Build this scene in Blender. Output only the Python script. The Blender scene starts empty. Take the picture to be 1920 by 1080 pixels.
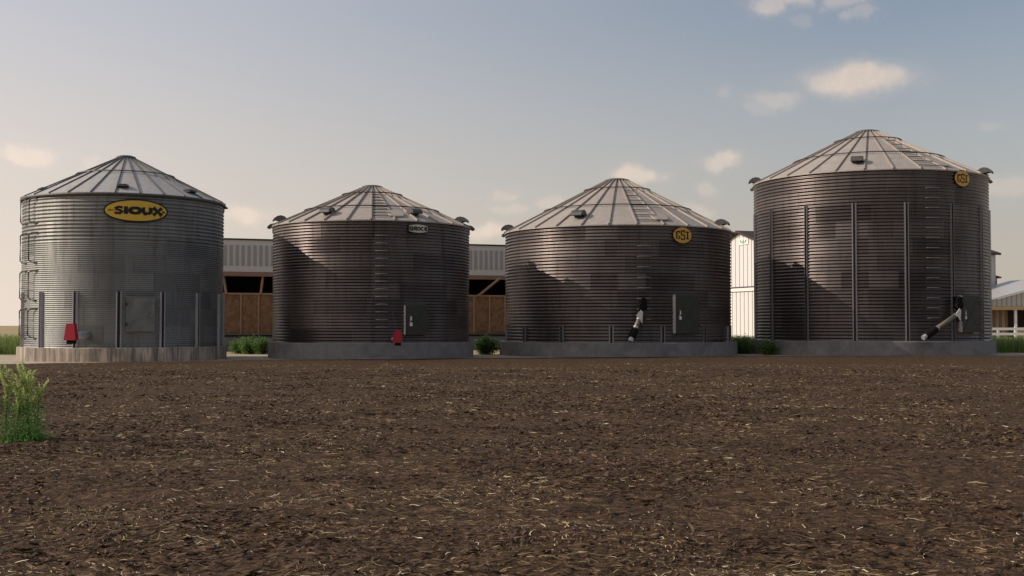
import bpy, math, random
import numpy as np
from mathutils import Vector, Matrix
R_ = math.radians
random.seed(7)
rng = np.random.default_rng(11)
scene = bpy.context.scene
col = scene.collection
PI = math.pi

# ------------------------------------------------------------------ helpers
class MB:
    """collects faces, becomes ONE mesh object"""
    def __init__(s): s.v = []; s.f = []; s.mi = []; s.cur = 0
    def face(s, pts):
        n = len(s.v); s.v.extend([tuple(p) for p in pts]); s.f.append(tuple(range(n, n + len(pts)))); s.mi.append(s.cur)
    def box(s, c, size, M=None):
        hx, hy, hz = size[0] / 2, size[1] / 2, size[2] / 2
        P = [Vector((x * hx, y * hy, z * hz)) for x, y, z in
             ((-1,-1,-1),(1,-1,-1),(1,1,-1),(-1,1,-1),(-1,-1,1),(1,-1,1),(1,1,1),(-1,1,1))]
        c = Vector(c)
        P = [(M @ p if M else p) + c for p in P]
        n = len(s.v); s.v.extend([tuple(p) for p in P])
        for q in ((0,3,2,1),(4,5,6,7),(0,1,5,4),(1,2,6,5),(2,3,7,6),(3,0,4,7)):
            s.f.append(tuple(n + i for i in q)); s.mi.append(s.cur)
    def prism(s, poly, ext):
        """poly: 3-D outline, ext: Vector extrusion"""
        A = [Vector(p) for p in poly]; B = [p + Vector(ext) for p in A]
        s.face(A[::-1]); s.face(B)
        for i in range(len(A)):
            j = (i + 1) % len(A); s.face((A[i], A[j], B[j], B[i]))
    def tube(s, pts, r, seg=8, cap=True):
        pts = [Vector(p) for p in pts]
        rs = r if isinstance(r, (list, tuple)) else [r] * len(pts)
        n0 = len(s.v); up = Vector((0, 0, 1))
        for i, p in enumerate(pts):
            t = (pts[min(i + 1, len(pts) - 1)] - pts[max(i - 1, 0)]).normalized()
            a = t.cross(up)
            if a.length < .05: a = t.cross(Vector((1, 0, 0)))
            a.normalize(); b = t.cross(a)
            for k in range(seg):
                w = 2 * PI * k / seg
                s.v.append(tuple(p + (a * math.cos(w) + b * math.sin(w)) * rs[i]))
        for i in range(len(pts) - 1):
            for k in range(seg):
                q = n0 + i * seg; m = (k + 1) % seg
                s.f.append((q + k, q + m, q + seg + m, q + seg + k)); s.mi.append(s.cur)
        if cap:
            s.f.append(tuple(n0 + k for k in range(seg))[::-1]); s.mi.append(s.cur)
            q = n0 + (len(pts) - 1) * seg
            s.f.append(tuple(q + k for k in range(seg))); s.mi.append(s.cur)
    def lathe(s, prof, seg=96, closed=False):
        n0 = len(s.v); m = len(prof)
        for k in range(seg):
            w = 2 * PI * k / seg
            for r, z in prof: s.v.append((r * math.sin(w), -r * math.cos(w), z))
        for k in range(seg):
            k2 = (k + 1) % seg
            for i in range(m if closed else m - 1):
                i2 = (i + 1) % m
                s.f.append((n0 + k * m + i, n0 + k2 * m + i, n0 + k2 * m + i2, n0 + k * m + i2)); s.mi.append(s.cur)
    def build(s, name, mat, parent=None, smooth=False):
        me = bpy.data.meshes.new(name); me.from_pydata(s.v, [], s.f)
        mats = mat if isinstance(mat, (list, tuple)) else [mat]
        for m in mats: me.materials.append(m)
        if len(mats) > 1: me.polygons.foreach_set('material_index', s.mi)
        if smooth: me.polygons.foreach_set('use_smooth', [True] * len(me.polygons))
        me.update()
        return link(name, me, parent)

def link(name, data, parent=None):
    o = bpy.data.objects.new(name, data); col.objects.link(o)
    if parent: o.parent = parent
    return o
def empty(name, loc, rz=0):
    o = link(name, None); o.location = loc; o.rotation_euler = (0, 0, rz); o.empty_display_size = .3
    return o
def tag(o, label, cat, group=None, kind=None):
    o['label'] = label; o['category'] = cat
    if group: o['group'] = group
    if kind: o['kind'] = kind
    return o
def structure(o): o['kind'] = 'structure'; return o
def np_mesh(name, V, F, mat, parent=None, smooth=False, attr=None, uv=None):
    """V (n,3), F (m,4) quads; attr: per-vertex float 'tint'"""
    me = bpy.data.meshes.new(name)
    V = np.ascontiguousarray(V, np.float32); F = np.ascontiguousarray(F, np.int32)
    me.vertices.add(len(V)); me.vertices.foreach_set('co', V.ravel())
    k = F.shape[1]
    me.loops.add(F.size); me.loops.foreach_set('vertex_index', F.ravel())
    me.polygons.add(len(F))
    me.polygons.foreach_set('loop_start', np.arange(0, F.size, k, dtype=np.int32))
    me.polygons.foreach_set('loop_total', np.full(len(F), k, np.int32))
    if smooth: me.polygons.foreach_set('use_smooth', np.ones(len(F), bool))
    for m in (mat if isinstance(mat, (list, tuple)) else [mat]): me.materials.append(m)
    if attr is not None:
        a = me.attributes.new('tint', 'FLOAT', 'POINT'); a.data.foreach_set('value', np.ascontiguousarray(attr, np.float32))
    if uv is not None:
        l = me.uv_layers.new(name='UVMap'); l.data.foreach_set('uv', np.ascontiguousarray(uv, np.float32).ravel())
    me.update(); me.validate()
    return link(name, me, parent)

def vnoise(x, y, seed=0):
    xi = np.floor(x).astype(np.int64); yi = np.floor(y).astype(np.int64)
    fx = x - xi; fy = y - yi
    fx = fx * fx * (3 - 2 * fx); fy = fy * fy * (3 - 2 * fy)
    def h(a, b):
        n = (a * 374761393 + b * 668265263 + seed * 974634777) & 0x7fffffff
        n = ((n ^ (n >> 13)) * 1274126177) & 0x7fffffff
        n = n ^ (n >> 16)
        return (n & 0xffff) / 65535.
    return (h(xi, yi) * (1 - fx) + h(xi + 1, yi) * fx) * (1 - fy) + (h(xi, yi + 1) * (1 - fx) + h(xi + 1, yi + 1) * fx) * fy
def fbm(x, y, seed=0, o=3):
    t = 0; a = .5
    for i in range(o): t = t + a * (vnoise(x, y, seed + i) - .5); x = x * 2.1 + 3; y = y * 2.1 + 7; a *= .5
    return t

# ------------------------------------------------------------------ node helpers
class NT:
    def __init__(s, nt): s.nt = nt
    def n(s, t, **kw):
        x = s.nt.nodes.new(t)
        for k, v in kw.items():
            if k == 'inp':
                for a, b in v.items(): s.set(x, a, b)
            else: setattr(x, k, v)
        return x
    def set(s, x, a, b):
        if hasattr(b, 'is_output') or hasattr(b, 'links'): s.nt.links.new(b, x.inputs[a])
        else: x.inputs[a].default_value = b
    def m(s, op, a, b=0., c=None, clamp=False):
        x = s.n('ShaderNodeMath', operation=op, use_clamp=clamp)
        s.set(x, 0, a); s.set(x, 1, b)
        if c is not None: s.set(x, 2, c)
        return x.outputs[0]
    def mix(s, f, a, b, blend='MIX'):
        x = s.n('ShaderNodeMix', data_type='RGBA', blend_type=blend)
        s.set(x, 0, f); s.set(x, 6, a if not isinstance(a, tuple) else (*a, 1)); s.set(x, 7, b if not isinstance(b, tuple) else (*b, 1))
        return x.outputs[2]
    def noise(s, vec, scale, detail=3., rough=.55, dist=0.):
        x = s.n('ShaderNodeTexNoise', inp={'Scale': scale, 'Detail': detail, 'Roughness': rough, 'Distortion': dist})
        if vec is not None: s.set(x, 'Vector', vec)
        return x.outputs['Fac']
    def ramp(s, f, pts):
        x = s.n('ShaderNodeValToRGB'); e = x.color_ramp.elements
        while len(e) < len(pts): e.new(.5)
        for i, (p, c) in enumerate(pts): e[i].position = p; e[i].color = (*c, 1) if isinstance(c, tuple) else (c, c, c, 1)
        s.set(x, 0, f); return x.outputs[0]
    def obj(s, scale=None):
        v = s.n('ShaderNodeTexCoord').outputs['Object']
        if scale:
            x = s.n('ShaderNodeMapping', inp={'Vector': v, 'Scale': scale}); v = x.outputs[0]
        return v
    def bump(s, h, strength=.3, dist=.02):
        x = s.n('ShaderNodeBump', inp={'Strength': strength, 'Distance': dist, 'Height': h}); return x.outputs[0]
def new_mat(name):
    m = bpy.data.materials.new(name); m.use_nodes = True
    t = NT(m.node_tree); return m, t, m.node_tree.nodes['Principled BSDF']
def simple(name, c, rough=.6, metal=0., var=.25, scale=6., spec=.4, vscale=None):
    m, t, b = new_mat(name)
    f = t.noise(t.obj(vscale), scale, 4, .6)
    f2 = t.m('MULTIPLY_ADD', f, 2 * var, 1 - var)
    t.set(b, 'Base Color', t.mix(1., c, f2, 'MULTIPLY'))
    # feed the grey factor as colour
    b.inputs['Roughness'].default_value = rough; b.inputs['Metallic'].default_value = metal
    b.inputs['Specular IOR Level'].default_value = spec
    return m

# ------------------------------------------------------------------ world, sun, camera
SUN_EL, SUN_OFF = 30., 5.             # sun far to the left, a touch in front of the bins
w = bpy.data.worlds.new('World'); scene.world = w; w.use_nodes = True
T = NT(w.node_tree); bg = w.node_tree.nodes['Background']
sky = T.n('ShaderNodeTexSky', sky_type='NISHITA', sun_disc=False)
sky.sun_elevation = R_(SUN_EL); sky.sun_rotation = R_(270 - SUN_OFF)
sky.altitude = 0; sky.air_density = 1.0; sky.dust_density = 2.5; sky.ozone_density = 1.0
g = T.n('ShaderNodeTexCoord').outputs['Generated']
sep = T.n('ShaderNodeSeparateXYZ', inp={0: g})
az = T.m('ARCTAN2', sep.outputs[0], sep.outputs[1])
el = T.m('ARCSINE', sep.outputs[2])
hs = T.n('ShaderNodeHueSaturation', inp={'Saturation': .72, 'Value': 1., 'Color': sky.outputs[0]})
skyc = hs.outputs[0]
# thin warm dust low over the land, thickest and brightest towards the sun
hz = T.m('POWER', T.m('SUBTRACT', 1., T.m('DIVIDE', T.m('ABSOLUTE', sep.outputs[2]), .26), clamp=True), 1.25)
lf = T.m('POWER', T.m('MULTIPLY_ADD', sep.outputs[0], -1.25, .36, clamp=True), 1.15)
# clouds: (azimuth deg, elevation deg, half width, half height, strength)
CL = [(16.5,11.45,2.3,.7,1.15),(12.5,15.1,.85,.5,.75),(13.75,15.4,1.0,.5,.8),(15.95,14.95,.8,.38,.55),(16.6,14.45,.4,.4,.35),
      (13.9,14.3,.6,.3,.2),(12.6,10.8,1.15,.5,.55),(11.9,10.4,.9,.4,.3),(10.3,11.0,.6,.35,.2),(10.2,7.9,1.,.38,.95),
      (6.2,7.35,1.1,.38,1.05),(9.5,6.65,.65,.35,.4),(-22.3,7.7,1.15,.42,.85),(-12.7,5.15,1.5,.45,.9),(-.4,6.3,.6,.3,.4),
      (-.1,5.6,.9,.3,.4),(-1.4,4.55,1.2,.36,1.),(2.1,5.9,.75,.3,.45),(9.0,5.5,.75,.3,.5),(23,6.3,1.1,.45,.5),
      (21.9,8.9,.6,.3,.2),(-19.8,7.4,.5,.25,.35),(-33,9,2.6,.9,.8),(34,12,2.4,.8,.9),(-29,14,1.6,.6,.5)]
nz = T.n('ShaderNodeTexNoise', inp={'Vector': g, 'Scale': 26., 'Detail': 5., 'Roughness': .6})
sn = T.n('ShaderNodeSeparateXYZ', inp={0: nz.outputs['Color']})
azd = T.m('ADD', az, T.m('MULTIPLY', T.m('SUBTRACT', sn.outputs[0], .5), .06))
eld = T.m('ADD', el, T.m('MULTIPLY', T.m('SUBTRACT', sn.outputs[1], .5), .026))
tot = None
for a, e, wa, we, st in CL:
    dx = T.m('MULTIPLY', T.m('SUBTRACT', azd, R_(a)), 1 / R_(wa)); dy = T.m('MULTIPLY', T.m('SUBTRACT', eld, R_(e)), 1 / R_(we))
    d2 = T.m('ADD', T.m('MULTIPLY', dx, dx), T.m('MULTIPLY', dy, dy))
    k = T.m('MULTIPLY', T.m('DIVIDE', 1., T.m('ADD', 1., T.m('POWER', T.m('MULTIPLY', d2, 1.25), 2.6))), st * .8, clamp=True)
    tot = k if tot is None else T.m('MAXIMUM', tot, k)
hzc = T.mix(lf, (5.5, 4.8, 4.1), (8.3, 7.1, 6.05))
glow = T.mix(hz, (5.9, 5.75, 6.05), hzc)
c0 = T.mix(T.m('MULTIPLY', lf, .85), skyc, glow)
c1 = T.mix(T.m('MULTIPLY', hz, .9), c0, hzc)
soft = T.m('MULTIPLY', tot, T.m('MULTIPLY_ADD', T.noise(g, 60., 4, .6), .8, .5), clamp=True)
c2 = T.mix(T.m('MULTIPLY', soft, .9), c1, T.mix(lf, (7.0, 5.8, 4.9), (9.4, 7.7, 6.3)))
T.set(bg, 0, c2); bg.inputs[1].default_value = .11

sd = Vector((-math.cos(R_(SUN_EL)) * math.cos(R_(SUN_OFF)), -math.cos(R_(SUN_EL)) * math.sin(R_(SUN_OFF)), math.sin(R_(SUN_EL))))
L = bpy.data.lights.new('sun', 'SUN'); L.energy = 3.6; L.angle = R_(.55); L.color = (1., .89, .77)
so = link('sun', L); so.rotation_euler = sd.to_track_quat('Z', 'Y').to_euler(); so.location = (-60, -10, 40)

cam = bpy.data.cameras.new('camera'); co = link('camera', cam)
co.location = (0, 0, 1.7); co.rotation_euler = (R_(90) + math.atan(70 / 2200.), 0, 0)
cam.sensor_width = 36; cam.lens = 2200. / 1920 * 36; cam.clip_end = 6000; cam.clip_start = .1
scene.camera = co
scene.view_settings.view_transform = 'Standard'; scene.view_settings.look = 'None'
scene.view_settings.exposure = 0.0; scene.view_settings.gamma = 1

# ------------------------------------------------------------------ materials
def wall_mat(name, base, ring, nsheet, tint_a, tint_b, metal=.85, rough=.36):
    m, t, b = new_mat(name)
    uv = t.n('ShaderNodeUVMap').outputs[0]; s = t.n('ShaderNodeSeparateXYZ', inp={0: uv})
    row = t.m('DIVIDE', s.outputs[1], ring); ri = t.m('FLOOR', row); rf = t.m('FRACT', row)
    off = t.m('MULTIPLY', t.m('FRACT', t.m('MULTIPLY', ri, .37)), 1.)
    cx = t.m('ADD', t.m('MULTIPLY', s.outputs[0], float(nsheet)), off); ci = t.m('FLOOR', cx); cf = t.m('FRACT', cx)
    cv = t.n('ShaderNodeCombineXYZ', inp={0: ci, 1: ri, 2: 0.})
    wn = t.n('ShaderNodeTexWhiteNoise', noise_dimensions='3D', inp={'Vector': cv.outputs[0]})
    sheet = wn.outputs['Value']
    o = t.obj()
    big = t.noise(o, .55, 3, .6); fine = t.noise(t.obj((3, 3, .5)), 3., 5, .65)
    c = t.mix(t.m('MULTIPLY_ADD', sheet, .75, t.m('MULTIPLY_ADD', big, .9, -.3), clamp=True), tint_a, tint_b)
    c = t.mix(t.m('MULTIPLY', t.m('GREATER_THAN', fine, .62), .35), c, tuple(x * .55 for x in base))
    run = t.noise(t.obj((2.6, 2.6, .22)), 1., 4, .65)
    c = t.mix(t.m('MULTIPLY_ADD', run, 2.6, -1.35, clamp=True), c, (.075,.05,.038))
    # side laps of the sheets with their bolt line, and the lap between rings
    seam = t.m('MULTIPLY', t.m('LESS_THAN', cf, .008), .45)
    bolt = t.m('MULTIPLY', t.m('LESS_THAN', cf, .022), t.m('LESS_THAN', t.m('FRACT', t.m('MULTIPLY', s.outputs[1], 6.6)), .35))
    lap = t.m('MULTIPLY', t.m('LESS_THAN', rf, .035), .2)
    k = t.m('MAXIMUM', t.m('MAXIMUM', seam, t.m('MULTIPLY', bolt, .35)), lap)
    c = t.mix(k, c, (.02, .018, .016))
    t.set(b, 'Base Color', c); b.inputs['Metallic'].default_value = metal
    t.set(b, 'Roughness', t.m('MULTIPLY_ADD', sheet, .16, t.m('MULTIPLY_ADD', fine, .2, rough - .16)))
    t.set(b, 'Normal', t.bump(fine, .15, .01))
    return m
def concrete(name, c, streak=False):
    m, t, b = new_mat(name)
    o = t.obj()
    a = t.noise(o, 1.1, 5, .65, .6); f = t.noise(o, 14., 4, .6)
    cc = t.mix(t.m('MULTIPLY_ADD', a, 1.6, -.3, clamp=True), tuple(x * .5 for x in c), tuple(x * 1.35 for x in c))
    cc = t.mix(t.m('MULTIPLY', f, .3), cc, tuple(x * .55 for x in c))
    if streak:
        v = t.noise(t.obj((9, 9, .35)), 1., 4, .7); v2 = t.noise(t.obj((3, 3, .5)), 1., 3, .6)
        cc = t.mix(t.m('MULTIPLY_ADD', v, 5., -2.1, clamp=True), cc, tuple(x * .33 for x in c))
        cc = t.mix(t.m('MULTIPLY_ADD', v2, 4., -2., clamp=True), cc, tuple(x * 1.4 for x in c))
    t.set(b, 'Base Color', cc); b.inputs['Roughness'].default_value = .85; b.inputs['Specular IOR Level'].default_value = .2
    t.set(b, 'Normal', t.bump(t.m('ADD', a, t.m('MULTIPLY', f, .4)), .35, .03))
    return m
def leaf_mat(name, ca, cb, trans=.35):
    m, t, b = new_mat(name)
    a = t.n('ShaderNodeAttribute', attribute_name='tint').outputs['Fac']
    t.set(b, 'Base Color', t.mix(a, ca, cb)); b.inputs['Roughness'].default_value = .6; b.inputs['Specular IOR Level'].default_value = .25
    tr = t.n('ShaderNodeBsdfTranslucent'); t.set(tr, 0, t.mix(a, tuple(x * 1.2 for x in ca), tuple(x * 1.2 for x in cb)))
    mx = t.n('ShaderNodeMixShader'); mx.inputs[0].default_value = trans
    t.nt.links.new(b.outputs[0], mx.inputs[1]); t.nt.links.new(tr.outputs[0], mx.inputs[2])
    t.nt.links.new(mx.outputs[0], t.nt.nodes['Material Output'].inputs[0])
    return m
M = {}
M['wall1'] = wall_mat('pale_galvanized', (.2,.2,.19), .83, 12, (.165,.165,.156), (.29,.288,.27), .62, .5)
M['wall2'] = wall_mat('brown_galvanized_a', (.12,.11,.1), .75, 12, (.085,.068,.063), (.205,.172,.158))
M['wall3'] = wall_mat('brown_galvanized_b', (.12,.11,.1), .885, 14, (.085,.068,.063), (.205,.172,.158))
M['wall4'] = wall_mat('brown_galvanized_c', (.12,.11,.1), .93, 14, (.08,.064,.06), (.19,.16,.147))
M['roof1'] = simple('roof_grey', (.43,.41,.385), .55, .2, .3, 3.)
M['roof'] = simple('roof_dusty', (.40,.35,.305), .6, .15, .25, 2.5)
M['rib'] = simple('roof_rib_metal', (.36,.31,.265), .55, .2, .25, 4.)
M['rib1'] = simple('roof_rib_metal_pale', (.15,.145,.135), .5, .4, .25, 4.)
M['dark'] = simple('dark_weathered_metal', (.045,.04,.037), .6, .5, .3, 6.)
M['vent'] = simple('vent_galvanized', (.10,.095,.09), .55, .4, .3, 5.)
M['post'] = simple('stiffener_galvanized', (.30,.285,.295), .34, .75, .25, 4., vscale=(1,1,.2))
M['post1'] = simple('stiffener_pale', (.46,.43,.46), .5, .25, .2, 4., vscale=(1,1,.2))
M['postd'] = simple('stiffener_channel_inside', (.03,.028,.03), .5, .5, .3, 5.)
M['bright'] = simple('bright_galvanized', (.5,.48,.45), .35, .8, .2, 8.)
M['rung'] = simple('rung_galvanized', (.5,.48,.45), .3, .6, .1, 8.)
M['door'] = simple('door_grey_green', (.05,.05,.042), .6, .3, .22, 5.)
M['door1'] = simple('door_steel', (.17,.175,.175), .32, .8, .6, 1.6)
M['frame'] = simple('door_frame_galvanized', (.66,.63,.58), .5, .3, .3, 9.)
M['white'] = simple('white_paint', (.8,.78,.75), .5, 0, .1, 5.)
M['red'] = simple('red_plastic', (.42,.012,.025), .45, 0, .12, 4.)
M['black'] = simple('black_rubber', (.010,.009,.009), .75, 0, .3, 9., .12)
M['pipe'] = simple('pale_pipe', (.45,.45,.46), .45, .3, .15, 5.)
M['cream'] = simple('cream_tube', (.19,.16,.115), .5, .2, .25, 6.)
M['yellow'] = simple('sign_yellow', (.74,.46,.05), .5, 0, .12, 4.)
M['amber'] = simple('sign_amber', (.68,.36,.05), .5, 0, .12, 4.)
M['ivory'] = simple('sign_ivory', (.62,.6,.46), .5, 0, .1, 4.)
M['ink'] = simple('sign_black', (.008,.007,.007), .55, 0, .2, 8.)
M['stave'] = concrete('stained_footing', (.44,.365,.30), True)
M['conc'] = concrete('grey_footing', (.25,.232,.225))
M['pad'] = concrete('sandy_pad', (.50,.42,.315))

# ------------------------------------------------------------------ ground
gm, t, b = new_mat('dry_field')
o = t.obj(); n1 = t.noise(o, .02, 4, .6); n2 = t.noise(t.obj((.3, .02, 1)), 1., 5, .7); n3 = t.noise(o, 3., 4, .7)
c = t.mix(n1, (.40,.31,.17), (.48,.385,.22)); c = t.mix(t.m('MULTIPLY', n2, .4), c, (.27,.22,.11)); c = t.mix(t.m('MULTIPLY', n3, .3), c, (.2,.17,.09))
t.set(b, 'Base Color', c); b.inputs['Roughness'].default_value = .95; b.inputs['Specular IOR Level'].default_value = .1
mb = MB(); mb.face([(-2500,-300,0),(2500,-300,0),(2500,4500,0),(-2500,4500,0)])
structure(mb.build('ground', gm))
# sandy pad under the bins
mb = MB(); mb.face([(-60,30,.006),(60,44,.006),(60,74,.006),(31,72,.006),(13,69.5,.006),(-8,69.5,.006),(-24,66.6,.006),(-60,66,.006)])
structure(mb.build('pad', M['pad']))

EX = np.array([-60,-36,-26.8,-21.8,-17,-12.2,-6.2,0,13.84,27.9,60]); EY = np.array([32,41.5,46.9,50.0,52.8,55.6,57.4,59.9,63.4,64.1,64.5])
def edge_y(x): return np.interp(x, EX, EY) + .35 * fbm(x * .5, x * 0 + 3.3, 90)
def soil_h(x, y):
    far = np.clip((45 - y) / 35, .25, 1)
    return .05 + far * (.16 * fbm(x * .35, y * .35, 1) + .085 * fbm(x * 1.6, y * 1.6, 5, 3) + .05 * np.abs(fbm(x * 6, y * 6, 9, 2)) + .05 * np.abs(fbm(x * 14, y * 14, 14, 2)))
NR, NC = 760, 820
vv = np.linspace(0, 1, NR)[:, None]; uu = np.linspace(-1, 1, NC)[None, :]
d0 = 2.5
D = d0 * (58 / d0) ** vv * np.ones_like(uu)
for _ in range(6):
    X = uu * (.75 * D + 5); E_ = edge_y(X); D = d0 * (E_ / d0) ** vv
X = uu * (.75 * D + 5); Z = soil_h(X, D)
Z[-3:] *= 1.0
# back strip behind the camera and a skirt at the field edge
Vs = [np.stack([X[0], np.full(NC, -40.), np.full(NC, .05)], -1)[None], np.stack([X, D, Z], -1), np.stack([X[-1], D[-1] + .03, np.full(NC, -.05)], -1)[None]]
V = np.concatenate(Vs, 0); nr = V.shape[0]; V = V.reshape(-1, 3)
idx = np.arange(nr * NC).reshape(nr, NC)
F = np.stack([idx[:-1, :-1], idx[:-1, 1:], idx[1:, 1:], idx[1:, :-1]], -1).reshape(-1, 4)
sm, t, b = new_mat('dark_mulchy_soil')
o = t.obj()
wrp = t.n('ShaderNodeTexNoise', inp={'Vector': o, 'Scale': 1.3, 'Detail': 2.})
wv = t.n('ShaderNodeVectorMath', operation='MULTIPLY_ADD'); t.set(wv, 0, wrp.outputs['Color']); wv.inputs[1].default_value = (.9, .9, 0); t.set(wv, 2, o)
def strch(sc): return t.n('ShaderNodeMapping', inp={'Vector': wv.outputs[0], 'Scale': sc}).outputs[0]
a1 = t.noise(strch((5, 22, 5)), 1., 4, .65); a2 = t.noise(strch((26, 9, 8)), 1., 4, .6); a3 = t.noise(o, .25, 4, .6); a4 = t.noise(strch((12, 60, 10)), 1., 3, .6)
mm = t.m('MULTIPLY_ADD', a1, .55, t.m('MULTIPLY', a2, .45))
c = t.ramp(mm, [(.37, (.010,.0052,.003)), (.46, (.050,.028,.0146)), (.55, (.101,.058,.0305)), (.66, (.20,.118,.062))])
c = t.mix(t.m('MULTIPLY_ADD', a3, 1.5, -.5, clamp=True), c, t.mix(1., c, (.72, .70, .70), 'MULTIPLY'))
c = t.mix(t.m('MULTIPLY', t.m('GREATER_THAN', a4, .63), .6), c, (.30, .215, .115))
t.set(b, 'Base Color', c); b.inputs['Roughness'].default_value = .9; b.inputs['Specular IOR Level'].default_value = .15
t.set(b, 'Normal', t.bump(t.m('ADD', mm, t.m('MULTIPLY', a4, .3)), .9, .05))
structure(np_mesh('soil_field', V, F, sm, smooth=True))

# straw and mulch lying on the soil -----------------------------------------
def strips(n, ln, wd, dpow, ymin, ymax, clump, curl, lift, seed):
    r = np.random.default_rng(seed)
    u = r.random(n * 3)
    y = (ymin ** dpow + u * (ymax ** dpow - ymin ** dpow)) ** (1 / dpow)
    x = (r.random(n * 3) * 2 - 1) * (.6 * y + 2)
    dens = fbm(x * .8, y * .8, 33 + seed, 3) + .5
    keep = r.random(n * 3) < np.clip((dens - .5) * clump * 2 + .33, .04, 1)
    x, y = x[keep][:n], y[keep][:n]; n = len(x)
    ang = fbm(x * .9, y * .9, 50, 3) * 7.5 + r.normal(0, .55, n)
    l = ln[0] * (ln[1] / ln[0]) ** r.random(n); w_ = wd[0] * (wd[1] / wd[0]) ** r.random(n)
    sc = np.clip(y / 14, .8, 2.0); w_ = w_ * np.sqrt(sc)
    k = r.normal(0, curl, n)
    Vv = np.zeros((n, 4, 2, 3)); tl = r.normal(0, lift, n); roll = r.normal(0, .5, n)
    for i in range(4):
        s = (i / 3 - .5)
        a = ang + k * s
        px = x + l * s * np.cos(ang) - l * k * (s * s - .08) * np.sin(ang) * .8
        py = y + l * s * np.sin(ang) + l * k * (s * s - .08) * np.cos(ang) * .8
        hz_ = soil_h(px, py) + .006 + np.abs(tl) * l * .3 + l * s * tl
        ww = w_ * (1 if i in (1, 2) else .55)
        for j, q in enumerate((-.5, .5)):
            Vv[:, i, j, 0] = px - np.sin(a) * ww * q * np.cos(roll); Vv[:, i, j, 1] = py + np.cos(a) * ww * q * np.cos(roll)
            Vv[:, i, j, 2] = hz_ + ww * q * np.sin(roll) + .002
    ix = np.arange(n * 8).reshape(n, 4, 2)
    Ff = np.stack([ix[:, :-1, 0], ix[:, :-1, 1], ix[:, 1:, 1], ix[:, 1:, 0]], -1).reshape(-1, 4)
    tint = np.repeat(r.random(n), 8)
    return Vv.reshape(-1, 3), Ff, tint
def litter_mat(name, pts, rough=.75):
    m, t, b = new_mat(name)
    a = t.n('ShaderNodeAttribute', attribute_name='tint').outputs['Fac']
    t.set(b, 'Base Color', t.ramp(a, pts)); b.inputs['Roughness'].default_value = rough; b.inputs['Specular IOR Level'].default_value = .2
    return m
V, F, tt = strips(95000, (.025, .13), (.006, .03), .8, 6.5, 44, 1.0, .8, .14, 1)
o = np_mesh('mulch', V, F, litter_mat('mulch_flakes', [(0, (.012,.007,.0045)), (.3, (.055,.031,.0175)), (.7, (.11,.067,.039)), (1, (.19,.115,.07))]), attr=tt)
tag(o, 'dark brown shredded mulch flakes strewn over the bare soil', 'mulch', kind='stuff')
V, F, tt = strips(58000, (.025, .14), (.0035, .0085), .6, 6.5, 50, 1.4, 1.1, .12, 2)
o = np_mesh('straw', V, F, litter_mat('straw_bits', [(0, (.11,.075,.038)), (.5, (.26,.185,.088)), (.82, (.48,.36,.18)), (1, (.85,.74,.5))]), attr=tt)
tag(o, 'pale straw bits scattered over the dark soil in the foreground', 'straw', kind='stuff')

# ------------------------------------------------------------------ grain bins
def cyl(th, r, z): a = R_(th); return Vector((r * math.sin(a), -r * math.cos(a), z))
def frame_at(th):
    a = R_(th)                     # columns: tangent (to the right), outward, up
    return Matrix(((math.cos(a), math.sin(a), 0), (math.sin(a), -math.cos(a), 0), (0, 0, 1)))
def corrugated(parent, mat, R, z0, z1, sections, seg=240):
    """sections: list of (z_from, z_to, pitch)"""
    zs, rr = [], []
    for a, b_, p in sections:
        n = max(1, round((b_ - a) / p)); m = n * 8
        q = np.arange(m + 1) / 8.
        z = a + (b_ - a) * q / n; amp = .15 * p
        r = R + amp * np.cos(2 * PI * q)
        if zs: z, r = z[1:], r[1:]
        zs.extend(z); rr.extend(r)
    zs, rr = np.array(zs), np.array(rr); n = len(zs)
    w_ = np.arange(seg + 1) / seg * 2 * PI
    X = np.sin(w_)[:, None] * rr; Y = -np.cos(w_)[:, None] * rr; Z = np.ones((seg + 1, 1)) * zs
    V = np.stack([X, Y, Z], -1).reshape(-1, 3)
    idx = np.arange((seg + 1) * n).reshape(seg + 1, n)
    F = np.stack([idx[:-1, :-1], idx[1:, :-1], idx[1:, 1:], idx[:-1, 1:]], -1).reshape(-1, 4)
    U = np.stack([np.repeat((w_ / (2 * PI))[:, None], n, 1), Z], -1).reshape(-1, 2)
    return np_mesh('wall', V, F, mat, parent, smooth=True, uv=U[F.ravel()])

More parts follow.
